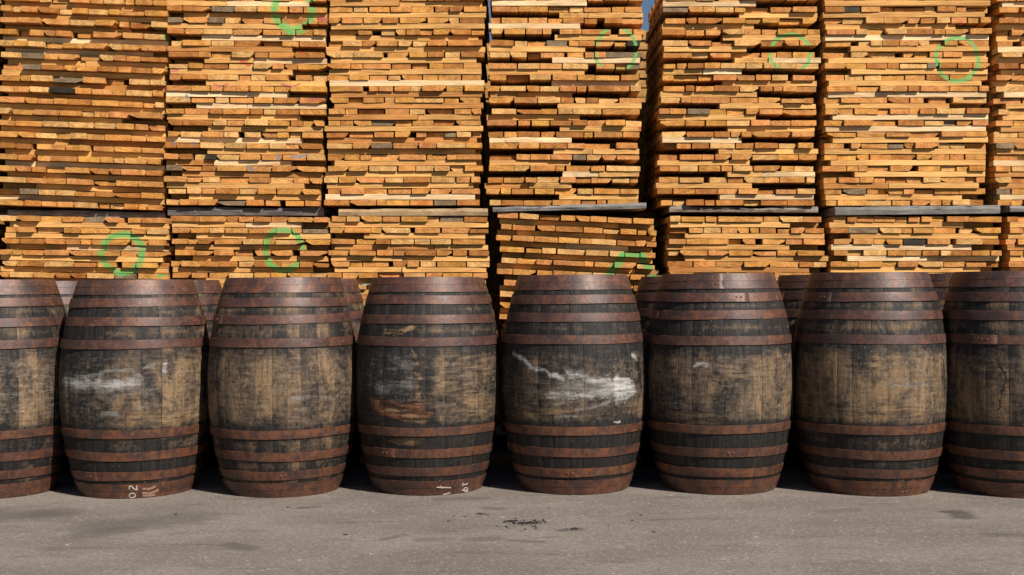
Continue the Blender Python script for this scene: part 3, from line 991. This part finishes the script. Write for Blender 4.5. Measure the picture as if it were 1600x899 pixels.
def stroke(name, k, px_lines, wpx, mat, lift, root):
    cx, cy, sx, sz = BINFO[k]
    vs, fs = [], []
    for line in px_lines:
        fine = []
        for p, q in zip(line[:-1], line[1:]):
            m = max(1, int(math.hypot(q[0] - p[0], q[1] - p[1]) / 1.5))
            fine += [(p[0] + (q[0] - p[0]) * i / m, p[1] + (q[1] - p[1]) * i / m) for i in range(m)]
        fine.append(line[-1])
        b = len(vs)
        for i, p in enumerate(fine):
            a, c = fine[max(0, i - 1)], fine[min(len(fine) - 1, i + 1)]
            tx, ty = c[0] - a[0], c[1] - a[1]
            l = math.hypot(tx, ty) or 1
            nx, ny = -ty / l * wpx / 2, tx / l * wpx / 2
            w = 1.0 if 0 < i < len(fine) - 1 else 0.6
            for s in (1, -1):
                vs.append(smooth_shell(p[0] + s * nx * w, p[1] + s * ny * w, cx, cy, sx, sz, lift))
        for i in range(len(fine) - 1):
            fs.append((b + 2 * i, b + 2 * i + 1, b + 2 * i + 3, b + 2 * i + 2))
    bpy.context.view_layer.update()
    inv = root.matrix_world.inverted()
    me = mesh(name, [inv @ v for v in vs], fs)
    return link(name, me, root, mat)


b1, b3 = BARRELS[1][-1], BARRELS[3][-1]
stroke('chalk_digit', 1, [[(201.6, 764.8), (202.0, 760.5), (204.0, 759.2), (206.5, 761.3), (209.5, 764.2), (214.4, 765.8), (213.4, 758.6)]], 1.5, M_CHALK, .0075, b1)
stroke('chalk_digit', 1, [[(202.0, 776.5), (201.8, 773.6), (204.5, 771.2), (208.0, 771.0), (211.2, 772.8), (211.4, 776.0), (208.5, 777.6), (204.5, 777.9), (202.0, 776.5)]], 1.4, M_CHALK, .0075, b1)
stroke('scrape_mark', 1, [[(223, 764.0), (233, 764.6), (240, 761.6), (244, 759.6)], [(222, 770.2), (233, 771), (242, 768.6), (248, 764.6)], [(222.5, 774.6), (232, 774.8), (243, 773)]], 3.6, M_SCRAPE, .0058, b1)
stroke('chalk_digit', 3, [[(730.6, 754.6), (730, 756.3), (728, 757.6), (725.5, 757.0), (723.2, 755.6), (723.0, 760.5)]], 1.3, M_CHALK, .0075, b3)
stroke('chalk_letter', 3, [[(720.4, 766.2), (731.0, 765.9)], [(731.0, 765.6), (730.6, 762.9), (727.6, 762.2), (724.9, 763.6), (724.8, 767.0), (727.2, 768.6), (730.2, 768.0), (731.2, 765.6)]], 1.2, M_CHALK, .0075, b3)
stroke('scrape_mark', 3, [[(682, 761.6), (694, 762), (705, 762.2)], [(688, 759.4), (691, 763.5)], [(692, 773), (699, 771.5), (704, 770)]], 1.9, paint('pale_scrape', (0.62, 0.47, 0.38), 0.55), .0072, b3)

# ------------------------------------------------------------------ weathered boards between the lower and the upper stacks
def board(name, label, px0, px1, py_l, py_r, thick_px, depth, mat, Y, seed, rough=0.0, cut=0):
    """a grey spacer board lying along the row: bowed, split and uneven"""
    rs = random.Random(seed)
    a, b = at(px0, py_l, Y), at(px1, py_r, Y)
    k = Y / F
    t = thick_px * k
    n = 14
    vs, fs = [], []
    up, fy = 0.0, 0.0
    for i in range(n):
        f = i / (n - 1)
        x, z = a.x + (b.x - a.x) * f, a.z + (b.z - a.z) * f
        up = up * .6 + rs.uniform(-1, 1) * (.003 + rough)
        fy = fy * .6 + rs.uniform(-1, 1) * (.004 + rough)
        tt = t * (1 + rs.uniform(-1, 1) * (.05 + rough * 12))
        vs += [(x - a.x, fy, z - a.z), (x - a.x, depth, z - a.z), (x - a.x, depth, z - a.z + tt + up), (x - a.x, fy + .006, z - a.z + tt + up), (x - a.x, fy - .004, z - a.z + tt * .55)]
    m = 5
    for i in range(n - 1):
        for j in range(m):
            q = (j + 1) % m
            fs.append((i * m + j, i * m + q, (i + 1) * m + q, (i + 1) * m + j))
    fs.append(tuple(range(m)))
    fs.append(tuple((n - 1) * m + q for q in range(m - 1, -1, -1)))
    me = mesh(name, vs, [tuple(reversed(f)) for f in fs])
    o = link(name, me, None, mat)
    o.location = (a.x, a.y, a.z)
    tag(o, label, 'board', 'weathered boards between the lower and upper stacks')
    return o


M_GREY = weathered_mat('silver_grey_board', (0.15, 0.135, 0.122), (0.27, 0.25, 0.228))
M_DKGREY = weathered_mat('dark_grey_board', (0.085, 0.078, 0.074), (0.17, 0.155, 0.145))
M_BARK = weathered_mat('bark_board', (0.07, 0.058, 0.048), (0.34, 0.29, 0.24))
M_PALE = weathered_mat('pale_brown_board', (0.30, 0.19, 0.10), (0.46, 0.31, 0.17))
board('spacer_board', 'shaded grey board under the sloping upper stack at the far left', 12, 258, 337.5, 342, 10, .9, M_GREY, YU + .10, 1)
board('spacer_board', 'dark grey board under the stack with red and blue dabs', 262, 506, 336.5, 337, 12, .9, M_DKGREY, YU + .045, 2)
board('spacer_board', 'pale brown board under the upper stack without a spray ring', 529, 762, 337.5, 337, 11, 1.0, M_PALE, YL + .0, 3)
board('spacer_board', 'warped grey board sticking out to the right on the untidy stack', 770, 1010, 331, 326, 7.5, .9, M_GREY, YL + .0, 4, .002)
board('spacer_board', 'rough bark strip on the lower stack right of the untidy one', 1046, 1279, 331, 332, 7.5, .9, M_BARK, YU + .02, 5, .006)
board('spacer_board', 'long smooth silver grey board on the lower stack near the right', 1305, 1563, 336.5, 333.5, 12.5, 1.0, M_GREY, YL - .01, 6)
board('spacer_board', 'short visible end of a grey board at the right edge', 1578, 1830, 331, 330, 9.5, 1.0, M_GREY, YL + .0, 7)

# ------------------------------------------------------------------ black crumbs on the asphalt
def crumbs():
    rs = random.Random(3)
    vs, fs = [], []
    spots = [(800, 815, 10, 1.6, 60), (818, 818, 18, 1.4, 90), (838, 816, 18, 3, 40), (896, 827, 8, 1.6, 20), (815, 820, 40, 9, 26), (750, 803, 5, .8, 8), (700, 808, 14, 5, 7), (1000, 815, 40, 5, 5), (1022, 832, 4, .6, 5), (450, 793, 6, 1, 5), (540, 836, 4, .8, 4), (275, 804, 3, .8, 4), (970, 805, 120, 10, 4)]
    for (px, py, sx, sy, n) in spots:
        for _ in range(n):
            g = on_ground(px + rs.gauss(0, sx * .6), max(782, py + rs.gauss(0, sy * .6)))
            r = rs.uniform(.003, .010)
            b = len(vs)
            m = 6
            for i in range(m):
                a = 2 * PI * i / m + rs.uniform(-.3, .3)
                q = r * rs.uniform(.6, 1.3)
                vs.append((g.x + math.cos(a) * q, g.y + math.sin(a) * q * .9, 0.001))
            for i in range(m):
                a = 2 * PI * i / m
                q = r * rs.uniform(.3, .7)
                vs.append((g.x + math.cos(a) * q, g.y + math.sin(a) * q * .9, .001 + r * rs.uniform(.15, .45)))
            for i in range(m):
                j = (i + 1) % m
                fs.append((b + i, b + j, b + m + j, b + m + i))
            fs.append(tuple(b + m + i for i in range(m)))
    n = NT('black_char')
    mt = n.finish(n.mix(n.noise(n.geo()['Position'], 60, 2), (0.012, 0.011, 0.010), (0.05, 0.042, 0.036)), 0.9, 0.2)
    o = link('debris', mesh('debris', vs, fs), None, mt)
    tag(o, 'black crumbs of char scattered on the asphalt in front of the barrels', None, None, 'stuff')


crumbs()

# ------------------------------------------------------------------ a second row of stacks seen only through the gaps
def back_stack(label, x0, x1, Y, ztop, seed):
    rs = random.Random(seed)
    root = bpy.data.objects.new('stave_stack', None)
    col.objects.link(root)
    root.location = ((x0 + x1) / 2, Y + .6, 0)
    tag(root, label, 'timber stack', 'stacks of the back row')
    vs, fs = [], []
    z, P = 0.05, .086
    while z < ztop:
        x = x0 + rs.uniform(-.02, .02)
        while x < x1:
            w = rs.uniform(.09, .22)
            box_into(vs, fs, x, x + w - .003, Y + rs.uniform(-.01, .01), Y + 1.2, z, z + .041)
            x += w
        for q in (0, .3, .6, .9): box_into(vs, fs, x0, x1, Y + q + .01, Y + q + .13, z + .0415, z + .0855)
        z += P
    me = mesh('planks', [Vector(v) - root.location for v in vs], fs)
    o = link('planks', me, root, M_END)
    o.color = (0.5, 0.27, 0.09, 1)
    tag(o, kind='stuff')


back_stack('shaded stack of the back row behind the narrow sky gap near the middle', -0.75, .50, 10.7, 3.45, 1)
back_stack('shaded stack of the back row behind the wide dark gap right of the middle', .62, 1.85, 10.7, 3.5, 2)
